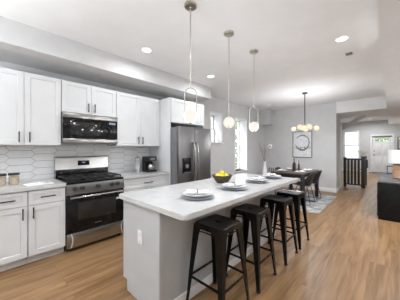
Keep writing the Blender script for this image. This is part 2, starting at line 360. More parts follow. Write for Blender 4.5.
# picket tile backsplash
tiles = mat('glossy_white_tile', (.8, .8, .8), .15); vary(tiles, (.86, .86, .86), (.90, .90, .90), nscale=3); M['tiles'] = tiles
grout = mat('grey_grout', (.45, .45, .45), .9); vary(grout, (.28, .28, .28), (.34, .34, .33), nscale=10)
bm = MB(); bm.box(KX, KX+.006, -.05, 2.42, .9, 1.47)
nf = len(bm.bm.faces)
Lh, h = .32, .10; p_ = h/2
for i in range(-1, 11):
    for j in range(-1, 8):
        cy = i*(Lh-p_)+.11; cz = .93+j*h+(i % 2)*h/2; g = .0023
        pts = [(-Lh/2+g*1.4, 0), (-Lh/2+p_, -h/2+g), (Lh/2-p_, -h/2+g), (Lh/2-g*1.4, 0), (Lh/2-p_, h/2-g), (-Lh/2+p_, h/2-g)]
        pts = [(min(max(cy+a, -.05), 2.42), min(max(cz+b_, .9), 1.47)) for a, b_ in pts]
        if max(a for a, _ in pts)-min(a for a, _ in pts) < .02 or max(b_ for _, b_ in pts)-min(b_ for _, b_ in pts) < .02: continue
        uq = []
        for q in pts:
            if q not in uq: uq.append(q)
        if len(uq) > 2: bm.prism(uq, .003, 'x', KX+.0062)
fs = list(bm.bm.faces)
for f in fs[nf:]: f.material_index = 1
o = bm.build('trim_7', grout, smooth=False); o.data.materials.append(tiles); o['kind'] = 'structure'

# ------------------------------------------------------------------ kitchen cabinets
def door_mb(y0, y1, z0, z1, xf, th=.02, rim=.058, dep=.009):
    mb = MB(); bm = mb.bm
    def ring(x, i): return [bm.verts.new((x, a, b)) for a, b in ((y0+i, z0+i), (y1-i, z0+i), (y1-i, z1-i), (y0+i, z1-i))]
    rs = [ring(xf-th, 0), ring(xf-.0015, 0), ring(xf, .0015), ring(xf, rim), ring(xf-dep, rim+.004)]
    for A, B in zip(rs, rs[1:]):
        for k in range(4): bm.faces.new((A[k], A[(k+1) % 4], B[(k+1) % 4], B[k]))
    bm.faces.new(rs[0][::-1]); bm.faces.new(rs[-1]); return mb
def pull(parent, y, z, xf, L=.13, vert=True):
    mb = MB(); a = L/2
    if vert:
        mb.box(xf+.022, xf+.034, y-.006, y+.006, z-a, z+a, .002)
        for s in (-1, 1): mb.box(xf, xf+.024, y-.005, y+.005, z+s*(a-.018)-.005, z+s*(a-.018)+.005)
    else:
        mb.box(xf+.022, xf+.034, y-a, y+a, z-.006, z+.006, .002)
        for s in (-1, 1): mb.box(xf, xf+.024, y+s*(a-.018)-.005, y+s*(a-.018)+.005, z-.005, z+.005)
    mb.build('handle', 'black', parent, label='black bar handle')
def cabinet(name, y0, y1, z0, z1, xf, label, doors, drawers=(), toe=False, group=None, xb=KX+.001):
    # doors: (y0,y1,z0,z1,handle y,handle z) in world coordinates; the root sits at the box's base
    t = thing(name, (0, 0, z0 if not toe else 0), label, 'cabinet', group)
    oz = z0 if not toe else 0
    MB().box(xb, xf-.021, y0+.001, y1-.001, z0+(.1 if toe else 0)-oz, z1-oz).build('body', 'cab', t, smooth=False)
    if toe: MB().box(xb, xf-.085, y0+.001, y1-.001, 0, .1).build('toe_kick', 'cab', t, smooth=False)
    for (a, b, c, d, hy, hz) in doors:
        o = door_mb(a, b, c-oz, d-oz, xf).build('door', 'cab', t); pull(o, hy, hz-oz, xf)
    for (a, b, c, d, L) in drawers:
        o = door_mb(a, b, c-oz, d-oz, xf, rim=.045).build('drawer', 'cab', t); pull(o, (a+b)/2, (c+d)/2-oz, xf, L, False)
    return t
DB, DU = -3.06, -3.33
cabinet('base_cabinet', -.01, .376, 0, .874, DB, 'white base cabinet at the left edge, two black-lidded jars above it', [(-.006, .372, .106, .69, .33, .61)], [(-.006, .372, .70, .862, .17)], True, 'base cabinets')
cabinet('base_cabinet', .378, .752, 0, .874, DB, 'white base cabinet directly left of the range, one drawer over one door', [(.382, .748, .106, .69, .425, .61)], [(.382, .748, .70, .862, .15)], True, 'base cabinets')
cabinet('base_cabinet', 1.535, 2.418, 0, .874, DB, 'white base cabinet between range and fridge, under the coffee maker', [(1.539, 1.974, .106, .69, 1.94, .61), (1.979, 2.414, .106, .69, 2.02, .61)], [(1.539, 2.414, .70, .862, .17)], True, 'base cabinets')
UZ0, UZ1 = 1.40, 2.314
cabinet('wall_cabinet', -.02, .765, UZ0, UZ1, DU, 'tall white wall cabinet with two doors left of the microwave', [(-.016, .371, UZ0+.003, UZ1-.003, .325, 1.50), (.376, .761, UZ0+.003, UZ1-.003, .425, 1.50)], group='wall cabinets')
cabinet('wall_cabinet', .767, 1.541, 1.87, UZ1, DU, 'short white two-door wall cabinet mounted above the microwave', [(.771, 1.151, 1.873, UZ1-.003, 1.11, 1.965), (1.156, 1.537, 1.873, UZ1-.003, 1.20, 1.965)], group='wall cabinets')
cabinet('wall_cabinet', 1.543, 2.418, UZ0, UZ1, DU, 'tall white two-door wall cabinet between microwave and fridge panel', [(1.547, 1.978, UZ0+.003, UZ1-.003, 1.94, 1.50), (1.983, 2.414, UZ0+.003, UZ1-.003, 2.025, 1.50)], group='wall cabinets')
t = cabinet('fridge_surround', 2.44, 3.36, 1.85, UZ1, -3.0, 'white fridge surround, tall side panels joined by a two-door cabinet above', [(2.444, 2.898, 1.853, UZ1-.003, 2.86, 1.93), (2.902, 3.356, 1.853, UZ1-.003, 2.94, 1.93)])
for a in (2.42, 3.362): MB().box(KX+.001, -3.02, a, a+.014, -1.85, UZ1-1.85, .001).build('side_panel', 'cab', t)
# counters
def slab(name, x0, x1, y0, y1, z0, z1, label, r=.01):
    mb = MB().prism(rrect(x0, x1, y0, y1, r, 6), z1-z0, 'z', z0)
    ed = [e for e in mb.bm.edges if abs(e.verts[0].co.z-e.verts[1].co.z) < 1e-6]
    bmesh.ops.bevel(mb.bm, geom=ed, offset=.004, segments=2, affect='EDGES')
    o = mb.build(name, 'quartz'); return tag(o, label, 'countertop')
slab('countertop', KX+.001, -3.035, -.03, .752, .875, .915, 'white quartz worktop left of the range', .006)
slab('countertop', KX+.001, -3.035, 1.535, 2.418, .875, .915, 'white quartz worktop right of the range carrying the coffee maker', .006)

# ------------------------------------------------------------------ range
t = thing('gas_range', (0, 0, 0), 'stainless gas range with black glass oven door and five knobs', 'stove')
y0, y1 = .757, 1.530; xf = -3.045
MB().box(KX+.02, xf-.03, y0, y1, .05, .90, .003).build('body', 'black', t)
for yy in (y0+.04, y1-.04):
    for xx in (xf-.07, KX+.07): MB().lathe([(.02, 0), (.02, .05)], (xx, yy, 0), 12).build('foot', 'black', t)
MB().box(xf-.03, xf+.005, y0+.003, y1-.003, .055, .245, .006).build('drawer', 'steel', t)
dr = MB().box(xf-.03, xf+.008, y0+.003, y1-.003, .255, .735, .006).build('oven_door', 'bglass', t)
MB().box(xf+.0085, xf+.0100, y0+.13, y1-.13, .40, .64, .0006).build('oven_window', 'gglass', dr)
mb = MB().tube([(xf+.055, y0+.03, .715), (xf+.055, y1-.03, .715)], .013, 12)
for yy in (y0+.06, y1-.06): mb.box(xf, xf+.055, yy-.012, yy+.012, .703, .727, .003)
mb.build('handle', 'steel', dr)
mb = MB()
for a, b_, q0, q1 in ((0, .006, 0, .032), (.006, .02, .026, .032), (.006, .016, .012, .018), (.022, .030, .0, .020), (.034, .046, .0, .020), (.050, .058, .0, .030), (.062, .070, .0, .020), (.074, .090, .004, .022)):
    mb.box(xf+.0085, xf+.0095, y1-.16+a, y1-.16+b_, .597+q0, .597+q1)
mb.build('sticker', 'paper', dr, smooth=False, label='small white lettering sticker')
mb = MB()
for i in range(7): mb.box(xf+.0085, xf+.0090, 1.10+i*.013, 1.10+i*.013+.009, .315, .324)
mb.build('maker_mark', 'dgrey', dr, smooth=False)
tp = vary(mat('pale_green_tape', (.5, .55, .5), .3), (.42, .47, .42), (.5, .55, .5)); M['tape'] = tp
for yy, sg in ((y0+.055, 1), (y1-.045, -1)):
    mb = MB()
    P = [(yy-.012*sg+.02*sg*math.sin(PI*k/6), .245-.18*k/6) for k in range(7)]
    for a, b_ in zip(P, P[1:]): mb.quadslab([(xf+.0055, a[0], a[1]), (xf+.0055, a[0]+.014, a[1]), (xf+.0055, b_[0]+.014, b_[1]), (xf+.0055, b_[0], b_[1])], (.001, 0, 0))
    mb.build('tape_strip', 'tape', t, smooth=False, label='pale green curved tape strip')
# control panel sloped
mb = MB().prism([(xf+.01, .745), (xf+.015, .76), (xf-.005, .885), (xf-.03, .898), (xf-.06, .898), (xf-.06, .745)], y1-y0, 'y', y0)
mb.build('control_panel', 'steel', t)
for yy in (y0+.10, y0+.185, (y0+y1)/2, y1-.185, y1-.10):
    k = MB().lathe([(.028, 0), (.028, .006), (.022, .008), (.021, .034), (.017, .038), (0, .038)], (0, 0, 0), 20, 'x').box(.036, .041, -.003, .003, -.019, .019)
    k.move((xf+.006, yy, .825), Matrix.Rotation(math.radians(-9), 3, 'Y')); k.build('knob', 'black', t)
MB().box(KX+.10, xf-.005, y0, y1, .90, .918, .004).build('cooktop', 'enamel', t)
mb = MB().prism([(KX+.02, .9), (KX+.02, 1.215), (KX+.045, 1.235), (KX+.07, 1.232), (KX+.085, 1.20), (KX+.075, 1.03), (KX+.10, .98), (KX+.10, .9)], y1-y0, 'y', y0)
bgd = mb.build('backguard', 'steel', t)
MB().box(KX+.075, KX+.103, y0+.003, y1-.003, .918, 1.035, .004).build('vent_strip', 'enamel', bgd)
MB().box(KX+.08, KX+.0865, 1.06, 1.23, 1.09, 1.165, .001).build('display', 'bglass', bgd)
MB().box(KX+.0868, KX+.0875, 1.12, 1.165, 1.125, 1.14).build('digits', 'clock', bgd)
bx0, bx1 = KX+.14, xf-.05
for gi in range(3):
    a = y0+.02+gi*(y1-y0-.04)/3+.004; b_ = y0+.02+(gi+1)*(y1-y0-.04)/3-.004; mb = MB(); z = .950; r_ = .007
    for yy in (a+r_, b_-r_): mb.box(bx0, bx1, yy-r_, yy+r_, z-.008, z+.006, .002)
    for xx in (bx0+r_, (bx0+bx1)/2, bx1-r_): mb.box(xx-r_, xx+r_, a, b_, z-.008, z+.006, .002)
    for xx in (bx0+.10, bx1-.10):
        mb.box(xx-r_, xx+r_, a, (a+b_)/2-.03, z-.004, z+.008, .002).box(xx-r_, xx+r_, (a+b_)/2+.03, b_, z-.004, z+.008, .002)
    ym = (a+b_)/2
    for (q0, q1) in ((bx0, bx0+.07), (bx0+.13, bx1-.13), (bx1-.07, bx1)): mb.box(q0, q1, ym-r_, ym+r_, z-.004, z+.008, .002)
    for xx in (bx0+r_, bx1-r_):
        for yy in (a+r_, b_-r_): mb.box(xx-r_, xx+r_, yy-r_, yy+r_, .918, z)
    mb.build('grate', 'iron', t)
for (xx, yy, rr) in ((bx0+.1, y0+.145, .04), (bx1-.1, y0+.145, .05), ((bx0+bx1)/2, (y0+y1)/2, .052), (bx0+.1, y1-.145, .04), (bx1-.1, y1-.145, .046)):
    MB().lathe([(rr+.01, .918), (rr+.008, .926), (rr, .930), (rr, .938), (rr-.006, .942), (0, .942)], (xx, yy, 0), 24).build('burner', 'iron', t)

# microwave
t = thing('microwave', (0, 0, 1.437), 'stainless over-the-range microwave with black glass door', 'microwave')
mz0, mz1, mxf = 0, .430, -3.275
MB().box(KX+.002, mxf-.03, .77, 1.538, mz0+.004, mz1, .003).build('body', 'dgrey', t)
MB().box(mxf-.03, mxf, .77, 1.538, .355, mz1, .004).build('top_strip', 'steel', t)
MB().box(mxf-.03, mxf, .77, 1.538, 0, .062, .004).build('bottom_strip', 'steel', t)
d_ = MB().box(mxf-.03, mxf-.002, .772, 1.36, .064, .353, .003).build('door', 'bglass', t)
MB().box(mxf-.0015, mxf-.0005, .86, 1.27, .115, .30, .0003).build('door_window', 'gglass', d_)
MB().box(mxf-.03, mxf-.003, 1.363, 1.536, .064, .353, .003).build('keypad', 'bglass', t)
MB().box(mxf-.0028, mxf-.0018, 1.40, 1.50, .30, .33).build('display', 'clock', t)

# ------------------------------------------------------------------ refrigerator
t = thing('refrigerator', (0, 0, 0), 'stainless side-by-side refrigerator with ice dispenser in left door', 'refrigerator')
fy0, fy1, fys, fx = 2.445, 3.345, 2.848, -2.80
MB().box(KX+.03, fx-.065, fy0+.005, fy1-.005, .02, 1.755, .004).build('body', 'dgrey', t)
MB().box(fx-.06, fx-.02, fy0+.01, fy1-.01, 0, .06, .003).build('kick_grille', 'black', t)
def fdoor(a, b_):
    mb = MB().box(fx-.06, fx, a, b_, .07, 1.765, .012, 3); return mb.build('door', 'fsteel', t)
dl = fdoor(fy0, fys-.003); dr = fdoor(fys+.003, fy1)
def fhandle(par, y):
    P = [(fx, y, .62), (fx+.03, y, .635), (fx+.05, y, .70), (fx+.062, y, .9), (fx+.065, y, 1.05), (fx+.062, y, 1.2), (fx+.05, y, 1.40), (fx+.03, y, 1.46), (fx, y, 1.475)]
    MB().tube(P, .016, 12).build('handle', 'steel', par, label='curved steel handle')
fhandle(dl, fys-.045); fhandle(dr, fys+.045)
dp = MB().box(fx+.0005, fx+.008, 2.53, 2.745, .90, 1.18, .003).build('ice_dispenser', 'bglass', dl)
MB().box(fx+.009, fx+.011, 2.55, 2.725, 1.10, 1.165, .0005).build('dispenser_display', 'gglass', dl)
MB().box(fx+.009, fx+.03, 2.60, 2.67, .99, 1.06, .004).box(fx+.009, fx+.035, 2.56, 2.72, .905, .915, .002).build('dispenser_lever', 'dgrey', dl)

# ------------------------------------------------------------------ island
t = thing('kitchen_island', (0, 0, 0), 'pale painted kitchen island with white quartz top and outlet', 'kitchen island')
ix0, ix1, iy0, iy1 = -1.93, -1.335, .965, 3.15
mb = MB().box(ix0, ix1, iy0, iy1, .1, .874).box(ix0+.075, ix1, iy0, iy1, 0, .1); mb.build('body', 'isl', t, smooth=False)
MB().box(ix1-.03, ix1+.004, iy0-.004, iy0+.03, .0, .873, .001).build('corner_post', 'isl', t)
MB().box(ix1+.0, ix1+.012, iy0+.03, iy1, 0, .09, .002).build('base_trim', 'trim', t)
mb = MB().prism(rrect(-1.955, -1.0, .92, 3.21, .03, 6), .04, 'z', .875)
bmesh.ops.bevel(mb.bm, geom=[e for e in mb.bm.edges if abs(e.verts[0].co.z-e.verts[1].co.z) < 1e-6], offset=.006, segments=3, affect='EDGES')
tag(mb.build('island_worktop', 'quartz'), 'long white quartz slab overhanging the island on the stool side', 'countertop')
oc = MB().box(-1.655, -1.582, iy0-.006, iy0, .515, .635, .002).build('outlet', 'trim', t)
mb = MB()
for zz in (.548, .602): mb.box(-1.635, -1.602, iy0-.009, iy0-.006, zz-.018, zz+.018, .001)
mb.build('socket', 'china', oc)
for k in range(4):   # kitchen-side doors
    a = iy0+.01+k*(iy1-iy0-.02)/4
    dd = door_mb(-a-(iy1-iy0-.02)/4+.004, -a, .11, .865, -ix0+.02); dd.move(rot=Matrix.Rotation(PI, 3, 'Z')); dd.build('door', 'isl', t)

# ------------------------------------------------------------------ stools
def make_stool(loc, label):
    t = thing('bar_stool', loc, label, 'stool', 'black metal stools along the island')
    H = .72; hs = .152
    # seat: rounded square, slot in the middle, skirt
    n = 6; out = rrect(-hs, hs, -hs, hs, .035, n); N_ = len(out)
    slot = []
    for (x, y) in out:
        a = math.atan2(y, x); slot.append((.045*math.cos(a), .016*math.sin(a)))
    bm = bmesh.new()
    lay = [(slot, H-.012, 1), (slot, H-.004, 1), ([(x*.86, y*.86) for x, y in out], H-.003, 1), ([(x*.96, y*.96) for x, y in out], H, 1), (out, H-.006, 1), ([(x*1.005, y*1.005) for x, y in out], H-.045, 1), ([(x*.985, y*.985) for x, y in out], H-.045, 1), ([(x*.97, y*.97) for x, y in out], H-.014, 1)]
    R = [[bm.verts.new((x, y, z)) for x, y in pl] for pl, z, _ in lay]
    for A, B in zip(R, R[1:]+R[:1]):
        for k in range(N_): bm.faces.new((A[k], A[(k+1) % N_], B[(k+1) % N_], B[k]))
    mb = MB(); mb.bm.free(); mb.bm = bm; mb.build('seat', 'stool', t)
    top, bot, zt = .150, .200, H-.012
    def corner(z): return bot+(top-bot)*z/zt
    for sx in (-1, 1):
        for sy in (-1, 1):
            mb = MB(); th = .003
            for ax in (0, 1):
                prev = None
                pts = []
                for k in range(9):
                    z = .012+(zt-.012)*k/8; c = corner(z); wd = .026+.050*(k/8)**1.1
                    if k == 8: wd = .088
                    pts.append((z, c, wd))
                bmv = mb.bm
                for (za, ca, wa), (zb, cb, wb_) in zip(pts, pts[1:]):
                    if ax == 0: q = [(sx*ca, sy*ca, za), (sx*(ca-wa), sy*ca, za), (sx*(cb-wb_), sy*cb, zb), (sx*cb, sy*cb, zb)]; tv = (0, -sy*th, 0)
                    else: q = [(sx*ca, sy*ca, za), (sx*ca, sy*(ca-wa), za), (sx*cb, sy*(cb-wb_), zb), (sx*cb, sy*cb, zb)]; tv = (-sx*th, 0, 0)
                    mb.quadslab(q, tv)
            bmesh.ops.remove_doubles(mb.bm, verts=mb.bm.verts, dist=.0003)
            lg = mb.build('leg', 'stool', t)
            c = corner(0.006)
            MB().box(sx*c-.028*(sx > 0)-.003*(sx < 0), sx*c+.003*(sx > 0)+.028*(sx < 0), sy*c-.028*(sy > 0)-.003*(sy < 0), sy*c+.003*(sy > 0)+.028*(sy < 0), 0, .016, .002).build('rubber_foot', 'rubber', lg)
    z = .25; c = corner(z)-.006
    for s in (-1, 1):
        MB().box(-c, c, s*c-.004, s*c+.004, z-.011, z+.011, .002).build('footrest', 'stool', t)
        MB().box(s*c-.004, s*c+.004, -c, c, z-.011, z+.011, .002).build('footrest', 'stool', t)
    z = H-.065; c = corner(z)-.008
    mb = MB()
    for s in (-1, 1):
        mb.tube([(-c, s*c, z-.03), (-c*.4, s*c, z), (c*.4, s*c, z), (c, s*c, z-.03)], .006, 8)
        mb.tube([(s*c, -c, z-.03), (s*c, -c*.4, z), (s*c, c*.4, z), (s*c, c, z-.03)], .006, 8)
    mb.build('brace', 'stool', t)
    return t
st = make_stool((-1.112, 1.425, 0), 'black metal backless bar stool nearest the camera')
dup(st, (-1.10, 1.975, 0), 'black metal backless bar stool, second in the row from the camera')
dup(st, (-1.085, 2.62, 0), 'black metal backless bar stool, third in the row from the camera')
dup(st, (-1.085, 3.13, 0), 'black metal backless bar stool at the dining-table end of the island')

# ------------------------------------------------------------------ place settings
TZ = .915
def plate_prof(R, h=.018):
    return [(0, 0), (R*.55, 0), (R*.62, .003), (R, h-.003), (R+.001, h), (R-.006, h), (R*.66, .007), (0, .0055)]
spots = [((-1.292, 1.352), 'nearest the camera'), ((-1.27, 1.91), 'second from the camera'), ((-1.30, 2.50), 'third from the camera'), ((-1.31, 2.99), 'at the far end of the island')]
ch = pl = nk = None
for i, ((x, y), wh) in enumerate(spots):
    L1 = 'wide plate, shade painted into its grey, under a white plate, ' + wh
    L2 = 'smaller white plate stacked on a wider plate, ' + wh
    L3 = 'white napkin in a dark ring, ' + wh
    if i == 0:
        ch = tag(MB().lathe(plate_prof(.155), n=48).build('charger_plate', 'plate'), L1, 'plate', 'wide plates on the island'); ch.location = (x, y, TZ+.0004)
        pl = tag(MB().lathe(plate_prof(.13, .02), n=48).build('dinner_plate', 'china'), L2, 'plate', 'white plates on the island'); pl.location = (x, y, TZ+.0185)
        nk = thing('napkin', (x, y, TZ+.0392), L3, 'napkin', 'napkins on the island', .7)
        mb = MB(); bm = mb.bm; nu, nv = 28, 9; G = []
        for a in range(nu+1):
            u = -1+2*a/nu; row = []
            spread = .014+.05*abs(u)**.8
            for b_ in range(nv):
                v = -1+2*b_/(nv-1)
                row.append(bm.verts.new((u*.10, v*spread*1.25, .003+.014*(1-v*v)+.012*abs(math.sin(v*6+u*2))*min(1, abs(u)*1.5+.2))))
            G.append(row)
        for a in range(nu):
            for b_ in range(nv-1): bm.faces.new((G[a][b_], G[a+1][b_], G[a+1][b_+1], G[a][b_+1]))
        ext = bmesh.ops.extrude_face_region(bm, geom=list(bm.faces))
        for v in [g for g in ext['geom'] if isinstance(g, bmesh.types.BMVert)]: v.co.z = max(.0005, v.co.z-.006)
        mb.build('cloth', 'linen', nk)
        MB().tube([(0, .024*math.cos(2*PI*k/20), .016+.016*math.sin(2*PI*k/20)) for k in range(20)], .0035, 8, closed=True).build('napkin_ring', 'black', nk)
    else:
        for o, L_, z in ((ch, L1, TZ+.0004), (pl, L2, TZ+.0185), (nk, L3, TZ+.0392)):
            dup(o, (x, y, z), L_, rz=(.7+i*.5 if o is nk else None))

# bowl of lemons
bx, by = -1.61, 2.15
prof = [(0, 0), (.068, 0), (.074, .004), (.108, .05), (.130, .095), (.134, .099), (.124, .099), (.100, .052), (.064, .010), (0, .009)]
tag(MB().lathe(prof, n=48, f=lambda k, n, z: 1+(.03*math.sin(k*2*PI/n*5) if z > .06 else 0)).build('fruit_bowl', 'wicker'), 'brown woven bowl heaped with lemons on the island', 'bowl').location = (bx, by, TZ+.0005)
lm = None
lem = ['lemon at the bowl rim on the stool side', 'lemon at the bowl rim toward the dining table', 'lemon at the bowl rim toward the side windows', 'lemon at the bowl rim toward the fridge', 'lemon at the bowl rim toward the near island end', 'lemon lying on top of the heap in the bowl']
for i, L_ in enumerate(lem):
    if lm is None:
        lm = tag(MB().lathe([(0, -.038), (.005, -.036), (.012, -.030), (.023, -.017), (.0265, 0), (.023, .017), (.012, .030), (.006, .035), (0, .039)], n=20).build('lemon', 'lemon'), 'yellow '+L_, 'lemon', 'lemons in the bowl'); o = lm
    else:
        o = lm.copy(); COL.objects.link(o); o['label'] = 'yellow '+L_
    a = 2*PI*i/5+.2
    if i < 5: o.location = (bx+.064*math.cos(a), by+.064*math.sin(a), TZ+.090); o.rotation_euler = (PI/2, 0, a)
    else: o.location = (bx, by, TZ+.126); o.rotation_euler = (PI/2, 0, .5)

# ------------------------------------------------------------------ counter items
def jar(loc, label, wdt):
    t = thing('storage_jar', loc, label, 'jar', 'food jars on the left counter')
    MB().lathe([(wdt-.003, .0), (wdt, .004), (wdt, .105), (wdt-.006, .115)], n=28).build('jar_body', 'jarglass', t)
    MB().lathe([(0, .003), (wdt-.004, .003), (wdt-.004, .095), (wdt-.01, .1), (0, .1)], n=28).build('contents', 'food', t)
    MB().lathe([(0, .1155), (wdt+.002, .1155), (wdt+.003, .118), (wdt+.003, .138), (wdt, .142), (0, .142)], n=28).build('lid', 'black', t)
jar((-3.39, .285, TZ+.0004), 'glass jar of dried food with black lid, right one of two', .052)
jar((-3.39, .165, TZ+.0004), 'glass jar of dried food with black lid, cut by photo edge', .052)
t = thing('open_book', (-3.20, .50, TZ+.0004), 'open white book lying flat on the counter left of the range', 'book', rz=.1)
mb = MB()
for s in (-1, 1):
    mb.prism([(0, .001), (s*.03, .001), (s*.135, .001), (s*.135, .005), (s*.06, .011), (s*.015, .011), (0, .007)], .19, 'x', -.095)
mb.build('pages', 'paper', t)
MB().box(-.06, -.01, .03, .11, .0095, .0112).box(.02, .07, .04, .11, .0095, .0112).build('print', 'greyprint', t, smooth=False)
# coffee maker
t = thing('coffee_maker', (-3.38, 2.21, TZ+.0004), 'black coffee maker with steel-trimmed carafe beside the fridge panel', 'coffee maker')
MB().prism(rrect(-.11, .11, -.10, .10, .03), .035, 'z', 0).build('base', 'black', t)
MB().prism(rrect(-.11, -.03, -.10, .10, .02), .20, 'z', .035).build('water_tank', 'black', t)
MB().prism(rrect(-.11, .11, -.10, .10, .03), .085, 'z', .205).build('brew_head', 'black', t)
MB().box(.108, .113, -.05, .05, .225, .265, .002).build('control_panel', 'dgrey', t)
cf = MB().lathe([(0, .037), (.055, .037), (.064, .06), (.062, .11), (.045, .145), (.04, .15)], (.045, 0, 0), 24).build('carafe', 'steel', t)
MB().lathe([(.042, .15), (.044, .155), (.044, .168), (0, .172)], (.045, 0, 0), 24).build('carafe_lid', 'black', cf)
MB().tube([(.10, .02, .14), (.13, .03, .13), (.135, .03, .09), (.105, .02, .06)], .007, 8).build('carafe_handle', 'black', cf)
# tall canister
t = thing('glass_canister', (-3.40, 1.97, TZ+.0004), 'tall grey glass canister beside the coffee maker', 'canister')
cg = vary(mat('grey_frosted_glass', (.5, .52, .53), .15), (.30, .31, .32), (.62, .63, .64), scale=(1, 1, 4), nscale=8); M['cg'] = cg
MB().lathe([(0, 0), (.045, 0), (.048, .005), (.048, .12), (.043, .13), (.043, .14), (.048, .15), (.048, .25), (.042, .26)], n=28).build('canister_body', 'cg', t)
MB().lathe([(0, .2605), (.046, .2605), (.046, .28), (.02, .285), (.012, .29), (.016, .305), (0, .312)], n=28).build('lid', 'steel', t)

# ------------------------------------------------------------------ pendants over the island
def pendant(loc, label, rz):
    t = thing('pendant_light', loc, label, 'pendant light', 'globe pendants over the island', rz)
    MB().lathe([(0, 0), (.062, 0), (.062, -.018), (.056, -.024), (.012, -.026), (.008, -.034), (0, -.034)], n=28).build('canopy', 'nickel', t)
    zt = 1.953-CZ; zg = 1.675-CZ; zb = 1.603-CZ; rr = .059
    MB().tube([(0, 0, -.03), (0, 0, zt)], .0058, 8).build('rod', 'nickel', t)
    P = [(rr*math.cos(a), 0, zt-rr+rr*math.sin(a)) for a in [PI*k/14 for k in range(15)]] + [(rr*math.cos(a), 0, zb+rr+rr*math.sin(a)) for a in [PI+PI*k/14 for k in range(15)]]
    MB().tube(P, .0055, 8, closed=True).build('loop', 'nickel', t)
    MB().lathe([(.0, .006), (.018, .006), (.018, -.002), (0, -.004)], (0, 0, zb+.004), 16).build('globe_holder', 'nickel', t)
    MB().sphere((0, 0, zg), .069, 28, 18).build('glass_globe', 'globe', t)
    return t
for p in ((-1.443, 1.412), (-1.45, 2.076), (-1.453, 2.706)): bulb((p[0], p[1], 0), (0, 0, 1.675), 58, .062)
p1 = pendant((-1.443, 1.412, CZ), 'nickel loop pendant with lit globe, nearest the camera', .72)
dup(p1, (-1.45, 2.076, CZ), 'nickel loop pendant with lit globe, middle of three', PI/2+.6)
dup(p1, (-1.453, 2.706, CZ), 'nickel loop pendant with lit globe, nearest the dining table', .60)

# chandelier
t = thing('chandelier', (-1.60, 5.62, CZ), 'black rod chandelier with brass arms and warm glass globes over the dining table', 'chandelier')
MB().lathe([(0, 0), (.065, 0), (.065, -.02), (.058, -.026), (0, -.026)], n=28).build('canopy', 'black', t)
zc = 1.875-CZ
MB().tube([(0, 0, -.02), (0, 0, zc+.05)], .011, 10).build('rod', 'black', t)
MB().lathe([(0, .06), (.018, .055), (.02, -.03), (.012, -.05), (0, -.055)], (0, 0, zc), 16).build('hub', 'brass', t)
for k in range(8):
    a = 2*PI*k/8+.2; rr = .26 if k % 2 == 0 else .15; dz = .03 if k % 2 == 0 else -.02
    e = Vector((rr*math.cos(a), rr*math.sin(a), zc+dz))
    ar = MB().tube([(0, 0, zc+dz*.3), tuple(e*Vector((1, 1, 1)))], .006, 8).lathe([(0, .02), (.016, .018), (.018, -.012), (.014, -.018)], tuple(e), 12).build('arm', 'brass', t)
    MB().sphere((e.x, e.y, e.z-.045 if k % 2 == 0 else e.z+.045), .062, 20, 14).build('glass_globe', 'globe2', ar)
    if k % 2 == 0: bulb((-1.60, 5.62, CZ), (e.x, e.y, e.z-.045), 68, .056)

# recessed lights
def downlight(loc, label, power=9, first=[None]):
    if first[0] is None:
        t = thing('recessed_light', loc, label, 'ceiling light', 'recessed ceiling lights')
        MB().lathe([(.062, 0), (.085, 0), (.085, -.004), (.080, -.008), (.062, -.003)], n=32).build('trim_ring', 'trim', t)
        MB().lathe([(0, -.0005), (.0615, -.0005), (.0615, -.003), (0, -.003)], n=32).build('lens', 'led', t); first[0] = t
    else: dup(first[0], loc, label)
    area('downlight', (loc[0], loc[1], loc[2]-.012), (0, 0, 0), .11, .11, power, (.96, .98, 1), 'DISK', math.radians(170))
downlight((-2.565, 1.63, CZ), 'lit recessed ceiling light above the aisle near the range')
downlight((-2.587, 3.09, CZ), 'lit recessed ceiling light in front of the fridge')
downlight((-.463, 3.18, CZ), 'lit recessed ceiling light on the right near the bulkhead')
downlight((-.80, 13.9, HZ), 'lit recessed ceiling light in the hall before the front door', 40)
downlight((.35, 11.0, 2.43), 'added recessed light in the right bulkhead beside the stair railing', 46)  # added out of view to brighten the hall
downlight((.40, 5.2, 2.43), 'added recessed light in the right bulkhead above the console', 32)  # added out of view to lift the right-hand floor and wall
downlight((-.5, .9, CZ), 'added recessed ceiling light behind the top edge, right')  # this and the next two are fill lights added beyond the view
downlight((-2.58, -.6, CZ), 'added recessed ceiling light behind the camera, left')
downlight((-.5, -1.2, CZ), 'added recessed ceiling light behind the camera, right')
for i, ((ux, uy), pw) in enumerate(FILL_UPL):  # unseen lamps added to bounce fill off the ceiling
    t = thing('added_uplighter', (ux, uy, 0), 'added steel uplighter floor lamp with an upturned bowl, '+['right behind the camera', 'in the kitchen corner behind the camera', 'behind the camera, middle'][i], 'lamp', 'added uplighter floor lamps')
    MB().lathe([(0, 0), (.13, 0), (.13, .015), (.02, .03), (0, .03)], n=28).build('base', 'steel', t)
    MB().tube([(0, 0, .03), (0, 0, 1.70)], .012, 10).build('pole', 'steel', t)
    MB().lathe([(0, 1.70), (.06, 1.71), (.14, 1.76), (.17, 1.81), (.166, 1.812), (.135, 1.77), (.06, 1.722), (0, 1.715)], n=32).build('bowl', 'trim', t)
downlight((.38, 3.4, 2.43), 'added recessed light in the right bulkhead before the console', 22)  # another added fill light, out of view on the right
t = thing('ceiling_vent', (-.457, 3.74, CZ), 'small grey slotted vent in the ceiling beside the bulkhead', 'vent')
mb = MB().box(-.05, .05, -.07, .07, -.004, 0, .001); mb.build('frame', 'trim', t)
mb = MB()
for k in range(6): mb.box(-.04, .04, -.055+k*.02, -.043+k*.02, -.0065, -.004)
mb.build('slats', 'dgrey', t)
t = tag(MB().lathe([(0, 0), (.06, 0), (.06, -.02), (.05, -.032), (0, -.034)], n=28).build('smoke_detector', 'trim'), 'round white smoke detector on the ceiling near the corner duct', 'smoke detector'); t.location = (-2.93, 6.5, CZ)

